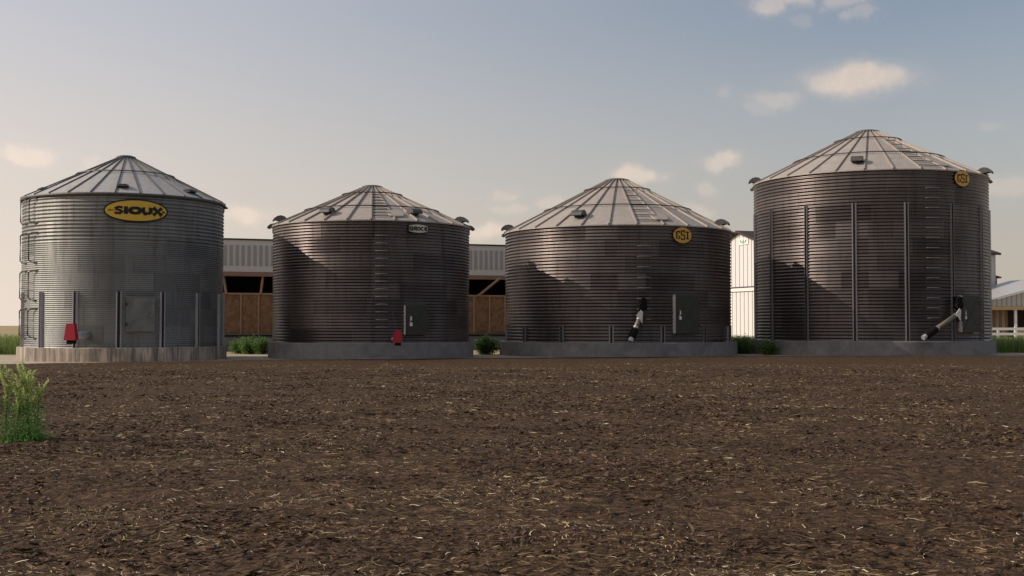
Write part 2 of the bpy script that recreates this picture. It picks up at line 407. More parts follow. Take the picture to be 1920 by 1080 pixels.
def vent(parent, th, r, z, slope, s=1., low=False, mat=None):
    mat = mat or M['vent']
    f = frame_at(th); p = cyl(th, r, z)
    def W(x, y, zz): return p + f @ Vector((x * s, y * s, zz * s))
    neck = MB()
    for zz0, zz1, hx, y0, y1 in ((-.25, .2, .2, -.26, .12),):
        neck.prism([W(-hx, y0, zz0), W(hx, y0, zz0), W(hx, y1, zz0), W(-hx, y1, zz0)], (0, 0, (zz1 - zz0) * s))
    if low: outer = [(-.42,.02),(-.3,.13),(-.05,.19),(.2,.15),(.36,.04)]; inner = [(.31,.02),(.17,.10),(-.05,.14),(-.27,.09),(-.37,.0)]
    else: outer = [(-.36,.06),(-.31,.24),(-.17,.36),(.02,.40),(.22,.36),(.39,.24),(.46,.10)]; inner = [(.40,.06),(.29,.13),(.16,.19),(.02,.21),(-.12,.19),(-.22,.12),(-.27,.02)]
    hood = MB(); prof = outer + inner; hw = .31
    n = len(outer)
    A = [W(-hw, y, zz) for y, zz in prof]; B = [W(hw, y, zz) for y, zz in prof]
    N = len(prof)
    for i in range(N):
        j = (i + 1) % N; hood.face((A[i], A[j], B[j], B[i]))
    for i in range(n - 1):
        for S in (A, B): hood.face((S[i], S[i + 1], S[N - 2 - i], S[N - 1 - i]))
    # end cheeks down to the neck
    for x in (-hw, hw - .03):
        k = [W(x, y, zz) for y, zz in inner[1 if not low else 0:]]
        hood.prism(k, f @ Vector((.03 * s, 0, 0)))
    h = hood.build('roof_vent', mat, parent)
    neck.build('vent_neck', M['dark'], h)
    return h

def wrap(R, th0, z0, pts):         # sign-plane metres (u right, v up) onto the wall
    return [cyl(th0 + math.degrees(u / R), R, z0 + v) for u, v in pts]
def oval_pts(a, b_, n=48): return [(a * math.cos(2 * PI * k / n), b_ * math.sin(2 * PI * k / n)) for k in range(n)]
def disc_on_wall(name, R, th, z, outline, mat, parent, d=.03):
    mb = MB(); n = len(outline)
    fr = wrap(R + d, th, z, outline); bk = wrap(R, th, z, outline)
    c = wrap(R + d, th, z, [(0, 0)])[0]
    rings = [[(u * s, v * s) for u, v in outline] for s in (.34, .67)]
    r1 = wrap(R + d, th, z, rings[0]); r2 = wrap(R + d, th, z, rings[1])
    for i in range(n):
        j = (i + 1) % n
        mb.face((c, r1[i], r1[j])); mb.face((r1[i], r2[i], r2[j], r1[j])); mb.face((r2[i], fr[i], fr[j], r2[j])); mb.face((fr[i], bk[i], bk[j], fr[j]))
    return mb.build(name, mat, parent)
def stroke(mb, R, th, z, pts, wd, d=.012, closed=False):
    """a flat pen stroke of width wd (or per-point widths) along 2-D points, lying on the wall"""
    P = [Vector(p) for p in pts]; n = len(P); Lp, Rp = [], []
    for i in range(n):
        a = P[(i - 1) % n] if (closed or i > 0) else P[i]; c = P[(i + 1) % n] if (closed or i < n - 1) else P[i]
        t_ = (c - a).normalized(); nn = Vector((-t_.y, t_.x)); w_ = wd[i] if isinstance(wd, (list, tuple)) else wd
        k = 1.
        if (closed or 0 < i < n - 1):
            d1 = (P[i] - a).normalized(); k = 1 / max(.55, abs(d1.dot(t_)))
        Lp.append(P[i] + nn * w_ / 2 * k); Rp.append(P[i] - nn * w_ / 2 * k)
    for i in range(n if closed else n - 1):
        j = (i + 1) % n
        q = [Lp[i], Rp[i], Rp[j], Lp[j]]
        fr = wrap(R + d, th, z, q); bk = wrap(R, th, z, q)
        mb.face(fr)
        for a in range(4): mb.face((fr[a], fr[(a + 1) % 4], bk[(a + 1) % 4], bk[a]))
def arc(cx, cy, rx, ry, a0, a1, n=10): return [(cx + rx * math.cos(R_(a0 + (a1 - a0) * k / n)), cy + ry * math.sin(R_(a0 + (a1 - a0) * k / n))) for k in range(n + 1)]

def make_bin(name, loc, phi, R, Rf, zf, ze, zt, sections, wmat, fmat, rmat, ribmat, rib0, hoops, cap_r, eave_over, label, roll=False):
    root = empty(name, (loc[0], loc[1], 0), -R_(phi))
    tag(root, label, 'grain bin', 'round metal grain bins in a row')
    f = MB(); f.lathe([(Rf, -.1), (Rf, zf - .03), (Rf - .03, zf), (R - .6, zf)], 128); f.build('foundation', fmat, root)
    corrugated(root, wmat, R, zf, ze, sections)
    sl = (zt - ze) / (R + eave_over - cap_r)
    rz = lambda r: ze + (R + eave_over - r) * sl + .02
    rf = MB(); rf.lathe([(R - .15, ze - .03), (R + eave_over, ze - .03), (R + eave_over, ze + .03), ((R + cap_r) / 2, rz((R + cap_r) / 2)), (cap_r, rz(cap_r))], 112)
    roof = rf.build('roof', rmat, root)
    if roll:
        q = MB(); q.lathe([(R + eave_over + .05 * math.cos(k * PI / 5), ze - .05 + .06 * math.sin(k * PI / 5)) for k in range(10)], 128, True); q.build('eave_roll', M['vent'], roof, True)
    # ribs
    nrib = 28; rb = MB(); wd = .075 if not roll else .05; h = .085 if not roll else .055
    a = Vector((0, -(cap_r + .02), rz(cap_r))); b_ = Vector((0, -(R + eave_over + .015), rz(R + eave_over)))
    t_ = (b_ - a).normalized(); nn = Vector((0, t_.z, -t_.y)) ; nn = nn if nn.z > 0 else -nn
    sec = [(-wd / 2, -.04), (-wd / 2, h), (wd / 2, h), (wd / 2, -.04)]
    k1 = .45
    A = [a + Vector((x * k1, 0, 0)) + nn * z * .8 for x, z in sec]; B = [b_ + Vector((x, 0, 0)) + nn * z for x, z in sec]
    rb.face(A); rb.face(B[::-1])
    for i in range(4): rb.face((A[i], B[i], B[(i + 1) % 4], A[(i + 1) % 4]))
    first = rb.build('rib', ribmat, roof); first.rotation_euler.z = R_(rib0)
    for k in range(1, nrib):
        c = first.copy(); col.objects.link(c); c.parent = roof; c.rotation_euler.z = R_(rib0 + 360. / nrib * k)
    for fr in hoops:
        r = cap_r + (R - cap_r) * fr; q = MB(); zz = rz(r) + h + .035
        q.lathe([(r + .03 * math.cos(k * PI / 3), zz + .03 * math.sin(k * PI / 3)) for k in range(6)], 112, True); q.build('hoop', M['dark'] if not roll else M['rib1'], roof, True)
    cp = MB(); zc = rz(cap_r)
    cp.lathe([(cap_r + .09, zc - .06), (cap_r + .09, zc + .07), (cap_r * .8, zc + .13), (.02, zc + .15)], 40); cp.build('roof_cap', M['vent'], root)
    return root, rz, roof

def door(root, th, z0, z1, wd, R, depth, mat, fmat, xd=.018, handle_left=True, label_plate=True):
    f = frame_at(th); p = cyl(th, R, 0)
    def W(x, y, z): return p + f @ Vector((x, y, z))
    def bx(mb, x0, x1, y0, y1, za, zb): mb.prism([W(x0, y0, za), W(x1, y0, za), W(x1, y1, za), W(x0, y1, za)], (0, 0, zb - za))
    h = wd / 2; y0, y1 = -.12, depth - .012
    fr = MB(); yb = y1 - .012; bx(fr, -h, -h + .05, y0, yb, z0, z1); bx(fr, h - .05, h, y0, yb, z0, z1); bx(fr, -h + .05, h - .05, y0, yb, z1 - .05, z1); bx(fr, -h + .05, h - .05, y0, yb, z0, z0 + .05)
    dd = MB(); bx(dd, -h - .004, h + .004, y1 - .012, y1 + .012, z0 - .004, z1 + .004)
    d = dd.build('door', mat, root)
    fr.build('door_frame', fmat, d)
    em = MB(); ya = y1 + .012
    for s in (1, -1):
        a = (-h + .1) * s, z0 + .1; b_ = (h - .1) * s, z1 - .1
        v = Vector((b_[0] - a[0], b_[1] - a[1])).normalized(); nn = Vector((-v.y, v.x)) * .02
        yy = ya + (xd if s > 0 else xd * .7)
        q = [(a[0] + nn.x, a[1] + nn.y), (a[0] - nn.x, a[1] - nn.y), (b_[0] - nn.x, b_[1] - nn.y), (b_[0] + nn.x, b_[1] + nn.y)]
        em.prism([W(x, ya - .004, z) for x, z in q], f @ Vector((0, yy - ya, 0)))
    em.build('door_brace', mat, d)
    zc = (z0 + z1) / 2; s = -1 if handle_left else 1; hx = s * (h - .19)
    hd = MB(); hd.tube([W(hx, ya, zc - .12), W(hx, ya + .09, zc - .1), W(hx, ya + .09, zc + .14), W(hx, ya, zc + .16)], .018, 6); hd.build('door_handle', M['bright'], d)
    for q in (.2, .8):
        zz = z0 + (z1 - z0) * q; hg = MB(); bx(hg, min(-s * (h + .03), -s * (h - .07)), max(-s * (h + .03), -s * (h - .07)), y1 + .014, y1 + .03, zz - .07, zz + .07); hg.build('hinge', M['dark'], d)
    if label_plate:
        lp = MB(); bx(lp, hx + .05, hx + .14, ya - .005, ya + .006, zc - .02, zc + .24); w1 = lp.build('warning_label', M['white'], d); lp = MB(); bx(lp, hx - .02, hx + .17, ya - .005, ya + .006, zc - .3, zc - .12); w2 = lp.build('warning_label', M['white'], d)
        lr = MB(); bx(lr, hx + .05, hx + .14, ya + .006, ya + .01, zc + .17, zc + .24)
        lr.build('label_print', M['red'], d); lr = MB(); bx(lr, hx - .02, hx + .03, ya + .006, ya + .01, zc - .3, zc - .12); lr.build('label_print', M['red'], d)
    return d

def stiffeners(root, R, ths, z0, z1, wd=.15, mat='post'):
    for th in ths:
        f = frame_at(th); p = cyl(th, R, 0)
        def W(x, y, z): return p + f @ Vector((x, y, z))
        mb = MB(); h = wd / 2
        for x0, x1, y0, y1 in ((-h - .05, -h + .012, -.02, .035), (h - .012, h + .05, -.02, .035), (-h, -h + .012, .035, .10), (h - .012, h, .035, .10)):
            mb.prism([W(x0, y0, z0), W(x1, y0, z0), W(x1, y1, z0), W(x0, y1, z0)], (0, 0, z1 - z0))
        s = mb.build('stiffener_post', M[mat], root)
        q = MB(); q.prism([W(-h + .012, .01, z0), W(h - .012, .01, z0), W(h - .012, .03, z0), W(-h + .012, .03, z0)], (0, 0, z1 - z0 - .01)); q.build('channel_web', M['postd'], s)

def ladder(root, R, th, z0, z1, step, wd):
    f = frame_at(th); p = cyl(th, R, 0)
    def W(x, y, z): return p + f @ Vector((x, y, z))
    mb = MB()
    for x in (-wd / 2, wd / 2): mb.tube([W(x, .05, z0), W(x, .05, z1)], .006, 5)
    l = mb.build('ladder', M['vent'], root)
    r = MB(); h = wd / 2
    r.tube([W(-h, .0, z0), W(-h + .02, .13, z0), W(-h + .2, .17, z0 + .01), W(h - .2, .17, z0 + .01), W(h - .02, .13, z0), W(h, 0, z0)], .014, 6)
    first = r.build('rung', M['rung'], l); n = int((z1 - z0) / step)
    for k in range(1, n):
        c = first.copy(); col.objects.link(c); c.parent = l; c.location.z = step * k
def roof_ladder(root, rz, R, cap_r, th0, th1, fr0, fr1, n):
    mb0 = None; l = None
    for k in range(n):
        r = cap_r + (R - cap_r) * (fr0 + (fr1 - fr0) * k / (n - 1)); z = rz(r) + .07
        a, b_ = cyl(th0, r, z), cyl(th1, r, z); t_ = (b_ - a)
        o_ = cyl((th0 + th1) / 2, 1, 0); mb = MB()
        mb.prism([a, b_, b_ + o_ * .06, a + o_ * .06], (0, 0, .035))
        if k == 0: l = mb.build('roof_ladder', M['dark'], root)
        else: mb.build('rung', M['dark'], l)
def hatch(root, rz, th, r, slope, s=.4):
    f = frame_at(th); c = cyl(th, r, rz(r) + .04); mb = MB(); n = 20
    out = []
    for k in range(n):
        x = math.copysign(abs(math.cos(2 * PI * k / n)) ** .6, math.cos(2 * PI * k / n)) * s; y = math.copysign(abs(math.sin(2 * PI * k / n)) ** .6, math.sin(2 * PI * k / n)) * s
        out.append(c + f @ Vector((x, y, -y * slope)))
    mb.prism(out, (0, 0, .06)); mb.build('roof_hatch', M['roof'], root)

# --- bin 1 : pale grey
C1 = dict(R=4.82, zf=.66, ze=7.87, zt=10.18)
R = C1['R']
b1, rz, roof = make_bin('grain_bin', (-19.55, 59.21), -18.27, R, 5.02, .66, 7.87, 10.13,
    [(.66, 5.58, .094), (5.58, 7.85, .172)], M['wall1'], M['stave'], M['roof1'], M['rib1'], -5.5, (.45,), .38, .07,
    'pale grey grain bin with a wide yellow oval sign and streaked footing', roll=True)
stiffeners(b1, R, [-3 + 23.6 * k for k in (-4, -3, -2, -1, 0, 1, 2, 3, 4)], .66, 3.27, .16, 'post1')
door(b1, 8.2, 1.42, 3.0, 1.30, R, .10, M['door1'], M['vent'], handle_left=False, label_plate=False)
vent(b1, -1.7, R - .55, rz(R - .55), .45, .8, True, M['dark']); vent(b1, 43.3, R - .5, rz(R - .5), .45, .8, True, M['dark']); vent(b1, 88, R - .05, rz(R + .05) - .18, .45, .75, True); vent(b1, -62, R - .55, rz(R - .55), .45, .6, True)
f = frame_at(-66); 
lad = None
for z0, z1 in ((1.1, 2.5), (2.87, 4.3), (4.66, 6.1), (6.52, 7.75)):
    mb = MB()
    for th in (-73, -60):
        mb.tube([cyl(th + 5, R, z0), cyl(th + 2, R + .14, z0 + .03), cyl(th, R + .19, z0 + .14), cyl(th, R + .19, z1 - .12), cyl(th + 2, R + .14, z1 - .02), cyl(th + 6, R, z1)], .034, 6)
    zz = z0 + .25
    while zz < z1 - .1: mb.tube([cyl(-73, R + .19, zz), cyl(-60, R + .19, zz)], .012, 5); zz += .36
    if lad is None: lad = mb.build('ladder', M['dark'], b1)
    else: mb.build('ladder_section', M['dark'], lad)
# oval sign with the lettering SIOUX struck through by an arrow
zS, tS, Rs = 7.06, 5.7, R + .04
sg = disc_on_wall('sign', Rs, tS, zS, oval_pts(1.48, .55), M['ink'], b1, .03)
disc_on_wall('sign_face', Rs + .032, tS, zS, oval_pts(1.40, .475), M['yellow'], sg, .012)
mb = MB(); RL = Rs + .046
S = lambda *a, **k: stroke(mb, RL, tS, zS, *a, **k)
S([(-.62,.125),(-.70,.15),(-.84,.15),(-.93,.095),(-.86,.035),(-.72,-.0),(-.65,-.06),(-.72,-.125),(-.88,-.135),(-.98,-.115)], .105)
S([(-.47,.185),(-.47,-.165)], .185)
S([(-.06 + .225 * math.cos(2*PI*k/18), .005 + .125 * math.sin(2*PI*k/18)) for k in range(18)], [.12 + .06 * abs(math.cos(2*PI*k/18)) for k in range(18)], closed=True)
S([(.31,.17),(.31,-.04),(.36,-.115),(.49,-.13)], .15); S([(.44,-.10),(.58,-.115),(.645,-.05),(.645,.17)], [.1,.12,.16,.17])
S([(.76,.17),(.99,-.02),(1.17,-.185)], [.2,.1,.2]); S([(1.17,.17),(.97,-.0),(.76,-.185)], [.16,.09,.16], d=.015)
S([(-1.27,.045),(-1.12,.01),(-.92,.008)], .022); S([(-1.27,-.03),(-1.12,.0),(-.92,.006)], .022, d=.014); S([(-.6,-.005),(-.24,-.005)], .02, d=.016); S([(.1,-.01),(.3,-.01)], .02, d=.016)
S([(1.17,-.005),(1.3,-.02)], .03, d=.016); S([(1.2,.03),(1.34,-.025),(1.2,-.07)], .022, d=.018)
mb.build('sign_lettering', M['ink'], sg)
# unloading pipe with red motor cover
def power_head(root, R, th, z, Lo, s, pipe_r, body_dx=0.):
    f = frame_at(th); p = cyl(th, R, z)
    def W(x, y, zz): return p + f @ Vector((x, y, zz))
    mb = MB(); mb.tube([W(0, -.1, 0), W(0, Lo, 0)], pipe_r, 14); pp = mb.build('unload_pipe', M['pipe'], root, True)
    mb = MB(); h0, h1, dp = .29 * s, .19 * s, .2 * s
    bot = [W(-h0, Lo - .02, -.22 * s), W(h0, Lo - .02, -.22 * s), W(h0, Lo + dp * 2, -.22 * s), W(-h0, Lo + dp * 2, -.22 * s)]
    top = [W(-h1, Lo + .03, .6 * s), W(h1, Lo + .03, .6 * s), W(h1, Lo + dp * 1.7, .6 * s), W(-h1, Lo + dp * 1.7, .6 * s)]
    mb.face(bot[::-1]); mb.face(top)
    for i in range(4): mb.face((bot[i], bot[(i + 1) % 4], top[(i + 1) % 4], top[i]))
    c = mb.build('motor_cover', M['red'], pp)
    mb = MB(); mb.prism([W(-.16 * s, Lo + .02, -.4 * s), W(.2 * s, Lo + .02, -.4 * s), W(.2 * s, Lo + dp * 1.8, -.4 * s), W(-.16 * s, Lo + dp * 1.8, -.4 * s)], (0, 0, .175 * s))
    mb.build('gearbox', M['black'], pp)
power_head(b1, R, -19.5, 1.24, 1.75, .92, .16)

# --- bin 2 : squat, white hexagonal sign
R = 5.18
b2, rz, roof = make_bin('grain_bin', (-7.48, 62.59), -6.82, R, 5.42, .84, 6.86, 9.02, [(.84, 6.84, .15)], M['wall2'], M['conc'], M['roof'], M['rib'], -.5, (.24, .66), .46, .06,
    'squat brown-grey grain bin with a small white six-sided sign')
door(b2, 24.5, 1.24, 2.68, 1.24, R, .2, M['door'], M['frame'])
for th, fr in ((-29.5, .86), (28, .86), (75, .93), (-80, .93)): vent(b2, th, R * fr, rz(R * fr), .45, .9)
for th in (-97, 97): vent(b2, th, R + .02, rz(R) - .1, .45, .82)
hatch(b2, rz, 14.8, R * .87, .45)
ladder(b2, R, 5.2, 1.6, 6.6, .375, .62)
roof_ladder(b2, rz, R, .46, .3, 11.9, .3, .95, 8)
pts = [(-.56,.16),(-.3,.22),(0,.245),(.3,.22),(.56,.16),(.56,0),(.56,-.16),(.3,-.22),(0,-.245),(-.3,-.22),(-.56,-.16),(-.56,0)]
sg = disc_on_wall('sign', R + .06, 25.8, 6.5, [(u * 1.0, v) for u, v in pts], M['ink'], b2, .03)
disc_on_wall('sign_face', R + .092, 25.8, 6.5, [(u * .92, v * .84) for u, v in pts], M['ivory'], sg, .012)
mb = MB(); S = lambda *a, **k: stroke(mb, R + .106, 25.8, 6.5, *a, **k)
S([(-.47,.10),(-.47,-.10)], .07); S([(-.45,.085),(-.35,.08),(-.33,.045),(-.36,.0),(-.32,-.045),(-.35,-.085),(-.45,-.085)], .05); S([(-.45,0),(-.36,0)], .035)
S([(-.245,.10),(-.245,-.10)], .065); S([(-.23,.085),(-.15,.08),(-.125,.04),(-.16,.0),(-.23,-.005)], .05); S([(-.18,0),(-.11,-.10)], .06)
S([(.0 + .075 * math.cos(2*PI*k/14), .075 * math.sin(2*PI*k/14)) for k in range(14)], .055, closed=True)
S(arc(.21, 0, .085, .075, 50, 310, 10), .055)
S([(.36,.10),(.36,-.10)], .065); S([(.37,-.01),(.47,.10)], .06); S([(.40,.01),(.48,-.10)], .065)
mb.build('sign_lettering', M['ink'], sg)
power_head(b2, R, 11.6, 1.02, .85, .74, .12)
mb = MB(); mb.tube([cyl(10, R + .05, 3.1), cyl(10.6, R + .1, 2.4), cyl(11.2, R + .5, 1.9), cyl(11.6, R + 1., 1.45)], .008, 5); mb.build('cable', M['vent'], b2)

def gsi(root, R, th, z, s, face):
    sg = disc_on_wall('sign', R + .035, th, z, oval_pts(.64 * s, .475 * s, 40), M['ink'], root, .03)
    disc_on_wall('sign_face', R + .067, th, z, oval_pts(.585 * s, .42 * s, 40), face, sg, .012)
    mb = MB(); w_ = .06 * s
    def S(p, wd=w_, **k): stroke(mb, R + .081, th, z, [(x * s, y * s) for x, y in p], wd, **k)
    S([(-.2,.13),(-.2,.18),(-.39,.18),(-.39,-.18),(-.2,-.18),(-.2,-.055),(-.29,-.055)])
    S([(.1,.13),(.1,.225),(-.09,.225),(-.09,.02),(.1,.0),(.1,-.225),(-.09,-.225),(-.09,-.13)])
    S([(.30,.175),(.30,-.175)], .075 * s); S([(.2,.175),(.40,.175)], w_, d=.015); S([(.2,-.175),(.40,-.175)], w_, d=.015)
    mb.build('sign_lettering', M['ink'], sg)
def auger(root, R, top, elbow, end, tr, sl=.8):
    """top, elbow, end: (theta, standoff, z)"""
    P = lambda q: cyl(q[0], R + q[1], q[2])
    a, e, d = P(top), P(elbow), P(end); v = (d - e).normalized()
    mb = MB(); mb.tube([e - v * .1, d - v * .3], tr, 14); tb = mb.build('unload_auger', M['cream'], root, True)
    for q0, q1 in ((e + v * .18, e + v * .26), (d - v * (sl + .18), d - v * (sl + .1))): mb = MB(); mb.tube([q0, q1], tr * 1.18, 14); mb.build('clamp_band', M['bright'], tb)
    mb = MB(); mb.tube([d - v * (sl + .04), d - v * (sl - .04), d - v * .1, d - v * .04], [tr * 1.35, tr * 1.7, tr * 1.65, tr * 1.4], 16); mb.build('rubber_sleeve', M['black'], tb)
    mb = MB(); mb.tube([d - v * .07, d + v * .17], tr * 1.1, 14); mb.build('spout', M['pipe'], tb)
    f = frame_at(top[0])
    mb = MB(); up = Vector((0, 0, 1)); out = f @ Vector((0, 1, 0)); tn = f @ Vector((1, 0, 0))
    q = [e + up * .3 + out * .12, e - tn * .26 + out * .12 + up * .02, e + up * -.42 + tn * .06 + out * .12, e + tn * .1 + up * .2 + out * .12]
    mb.prism(q, out * .04); mb.build('bracket_plate', M['frame'], tb)
    mb = MB(); mb.prism([e + tn * .1 + up * .25 - out * .2, e + tn * .3 + up * .25 - out * .2, e + tn * .3 - up * .4 - out * .2, e + tn * .12 - up * .4 - out * .2], out * .3); mb.build('gear_housing', M['dark'], tb)
    mb = MB()
    mb.tube([a - out * .25, a + out * .12], .17, 16); mb.tube([a + out * .12, a + out * .16], .11, 12)
    c2 = a * .45 + e * .55 + up * .12 + tn * .06
    mb.tube([c2 - out * .2, c2 + out * .14], .22, 18); mb.tube([c2 + out * .14, c2 + out * .2], .08, 10)
    mb.tube([a - tn * .2 + out * .1 + up * .05, a - tn * .28 - up * .18 + out * .1, c2 - tn * .25 + out * .12], .03, 6)
    mb.prism([a - tn * .1 - up * .1 - out * .24, a + tn * .18 - up * .1 - out * .24, c2 + tn * .18 - out * .24, c2 - tn * .12 - out * .24], out * .3)
    mb.build('drive_motor', M['black'], tb)

# --- bin 3 : wide, short posts
R = 6.5
b3, rz, roof = make_bin('grain_bin', (6.13, 68.27), 5.13, R, 6.85, .78, 7.0, 10.08, [(.78, 6.98, .177)], M['wall3'], M['conc'], M['roof'], M['rib'], -3.7, (.22, .62), .62, .07,
    'wide brown-grey grain bin with short stiffener posts along its foot')
stiffeners(b3, R, [-2.8 + 24.2 * k for k in (-4, -3, -2, -1, 0, 1, 2, 3, 4)], .78, 1.66, .15)
door(b3, 33.6, 1.28, 3.32, 1.55, R, .24, M['door'], M['frame'])
for th, fr in ((-21.5, .86), (-86, .97), (76, .93)): vent(b3, th, R * fr, rz(R * fr), .45, 1.02)
for th in (-98, 98): vent(b3, th, R + .02, rz(R) - .15, .45, .82)
hatch(b3, rz, 22.9, R * .88, .45, .45)
ladder(b3, R, 12.4, 2.0, 6.75, .555, .72)
roof_ladder(b3, rz, R, .62, 9.6, 21.6, .3, .95, 7)
gsi(b3, R, 32, 6.5, 1.0, M['amber'])
auger(b3, R, (11.2, .5, 2.98), (9.8, .55, 2.2), (5.6, .95, 1.02), .122, .52)

# --- bin 4 : tallest, full posts
R = 6.77
b4, rz, roof = make_bin('grain_bin', (21.58, 70.91), 16.93, R, 7.09, .83, 10.26, 13.36, [(.83, 10.24, .187)], M['wall4'], M['conc'], M['roof'], M['rib'], -1.5, (.22, .62), .62, .07,
    'tallest brown-grey grain bin with long stiffener posts up most of its wall')
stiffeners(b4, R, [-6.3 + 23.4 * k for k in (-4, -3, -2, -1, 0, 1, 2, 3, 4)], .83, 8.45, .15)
door(b4, 50.5, 1.33, 3.35, 1.5, R, .24, M['door'], M['frame'])
for th, fr in ((-5.5, .86), (-83, .98), (76, .98)): vent(b4, th, R * fr, rz(R * fr), .45, 1.02)
for th in (-97, 97): vent(b4, th, R + .02, rz(R) - .2, .45, .75)
hatch(b4, rz, 39.7, R * .89, .45, .42)
ladder(b4, R, 29.6, 2.1, 10.0, .55, .78)
roof_ladder(b4, rz, R, .62, 24.5, 36.5, .3, .95, 7)
gsi(b4, R, 47.5, 9.86, 1.03, M['amber'])
auger(b4, R, (41.0, .4, 3.12), (39.6, .5, 2.32), (22.6, .75, 1.1), .125)

# ------------------------------------------------------------------ buildings behind
UX, UY = Vector((.943, .333, 0)), Vector((-.333, .943, 0))     # along the yard grid, and back
def ribbed(name, c, rib, pitch, axis=0, rough=.45, metal=.3, dk=.55):
    m, t, b = new_mat(name)
    s = t.n('ShaderNodeSeparateXYZ', inp={0: t.obj()}); x = t.m('FRACT', t.m('DIVIDE', s.outputs[axis], pitch))
    k = t.m('LESS_THAN', x, rib); n = t.noise(t.obj((4, 4, .4)), 1., 4, .6)
    cc = t.mix(t.m('MULTIPLY', n, .35), c, tuple(q * .6 for q in c))
    cc = t.mix(t.m('MULTIPLY', k, dk), cc, tuple(q * .3 for q in c))
    t.set(b, 'Base Color', cc); b.inputs['Roughness'].default_value = rough; b.inputs['Metallic'].default_value = metal
    return m
def wood(name, c, sc=(20, 20, 1)):
    m, t, b = new_mat(name); n = t.noise(t.obj(sc), 1., 5, .65, .4)
    t.set(b, 'Base Color', t.mix(t.m('MULTIPLY_ADD', n, 1.4, -.2, clamp=True), tuple(q * .55 for q in c), tuple(q * 1.25 for q in c))); b.inputs['Roughness'].default_value = .75
    return m
m, t, b = new_mat('strand_board')
vo = t.n('ShaderNodeTexVoronoi', feature='F1', inp={'Vector': t.obj((6, 6, 3.5)), 'Scale': 1., 'Randomness': 1.})
n = t.noise(t.obj(), 5., 4, .7, 1.5)
c = t.mix(vo.outputs['Color'], (.22,.11,.055), (.42,.24,.13)); c = t.mix(t.m('MULTIPLY_ADD', n, 2., -.6, clamp=True), t.mix(1., c, (.5,.45,.4), 'MULTIPLY'), c)
t.set(b, 'Base Color', c); b.inputs['Roughness'].default_value = .75
M['osb'] = m
M['batten'] = wood('pale_batten', (.42,.26,.17)); M['beam'] = wood('shed_beam', (.30,.17,.115), (2, 2, 20))
M['panel'] = simple('white_steel_panel', (.62,.585,.545), .5, .1, .08, 3.); M['panelshade'] = simple('panel_shade_strip', (.36,.34,.325), .5, .1, .1, 5.)
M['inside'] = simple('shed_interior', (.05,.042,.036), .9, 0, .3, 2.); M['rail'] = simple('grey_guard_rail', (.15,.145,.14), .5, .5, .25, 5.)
M['rooftrim'] = simple('dark_roof_trim', (.05,.035,.028), .6, .1, .3, 4.)

# long cattle shed: origin at the wall foot, local x along the wall, -y towards the yard
def yard(name, x, y): return empty(name, (x, y, 0), math.atan2(.333, .943))
sh = yard('cattle_shed', -17.55, 78.)
tag(sh, 'long open-fronted shed with white ribbed fascia and strand-board wall behind the bins', 'shed')
x0, x1 = -10., 28.
mb = MB(); mb.box(((x0 + x1) / 2, .15, 2.46), (x1 - x0, .1, 2.66)); mb.build('board_wall', M['osb'], sh)
mb = MB(); mb.box(((x0 + x1) / 2, .1, .4), (x1 - x0, .4, .9)); mb.build('base_wall', M['conc'], sh)
mb = MB(); mb.box(((x0 + x1) / 2, .12, 3.80), (x1 - x0, .2, .11)); mb.build('top_plate', M['batten'], sh)
for z in (.90, 1.10): mb = MB(); mb.box(((x0 + x1) / 2, -.02, z), (x1 - x0, .08, .11)); mb.build('guard_rail', M['rail'], sh)
xs = [-1.62 + 1.16 * k for k in range(-7, 26) if x0 < -1.62 + 1.16 * k < x1]
first = None
for x in xs:
    if first is None: mb = MB(); mb.box((0, .065, 2.45), (.09, .075, 2.6)); first = mb.build('batten', M['batten'], sh); first.location.x = x
    else: c_ = first.copy(); col.objects.link(c_); c_.parent = sh; c_.location.x = x
mb = MB(); mb.box(((x0 + x1) / 2, -.2, 6.30), (x1 - x0 + .6, .12, 2.1)); fa = mb.build('fascia', M['panel'], sh)
first = None; k = 0; x = x0
while x < x1:
    if first is None: mb = MB(); mb.box((0, -.275, 6.33), (.21, .03, 1.36)); first = mb.build('fascia_flute_shade', M['panelshade'], fa); first.location.x = x  # darker strips put the shade of the flutes into the colour
    elif k < 99: c_ = first.copy(); col.objects.link(c_); c_.parent = fa; c_.location.x = x
    x += .385; k += 1
mb = MB(); mb.box(((x0 + x1) / 2, -.12, 5.1), (x1 - x0 + .5, .3, .29)); mb.build('beam', M['beam'], sh)
for xa, xb in ((-1.62, -1.36), (-1.5 + 2.28, .70)):
    pass
def brace(xa, za, xb, zb, y=.0, ya=None):
    mb = MB(); mb.tube([(xa, ya if ya is not None else y, za), (xb, y, zb)], .085, 4); mb.build('knee_brace', M['batten'], sh)
brace(-1.42, 3.8, -1.62, 5.0); brace(.83, 3.8, .97, 5.0); brace(5., 3.8, 5.3, 5.0); brace(16.05, 3.8, 17.45, 5.05, -.75, -.1); brace(20.6, 3.8, 22., 5.05, -.75, -.1)
mb = MB(); mb.face([(x0, 9, 0), (x1, 9, 0), (x1, 9, 6.9), (x0, 9, 6.9)])
for xx in (x0, x1): mb.face([(xx, .2, 0), (xx, 9, 0), (xx, 9, 6.9), (xx, .2, 7.2)])
mb.build('back_wall', M['inside'], sh)
mb = MB(); mb.prism([(x0 - .4, -.35, 7.36), (x1 + .4, -.35, 7.36), (x1 + .4, 9.4, 7.0), (x0 - .4, 9.4, 7.0)], (0, 0, .09)); mb.build('roof', M['rooftrim'], sh)

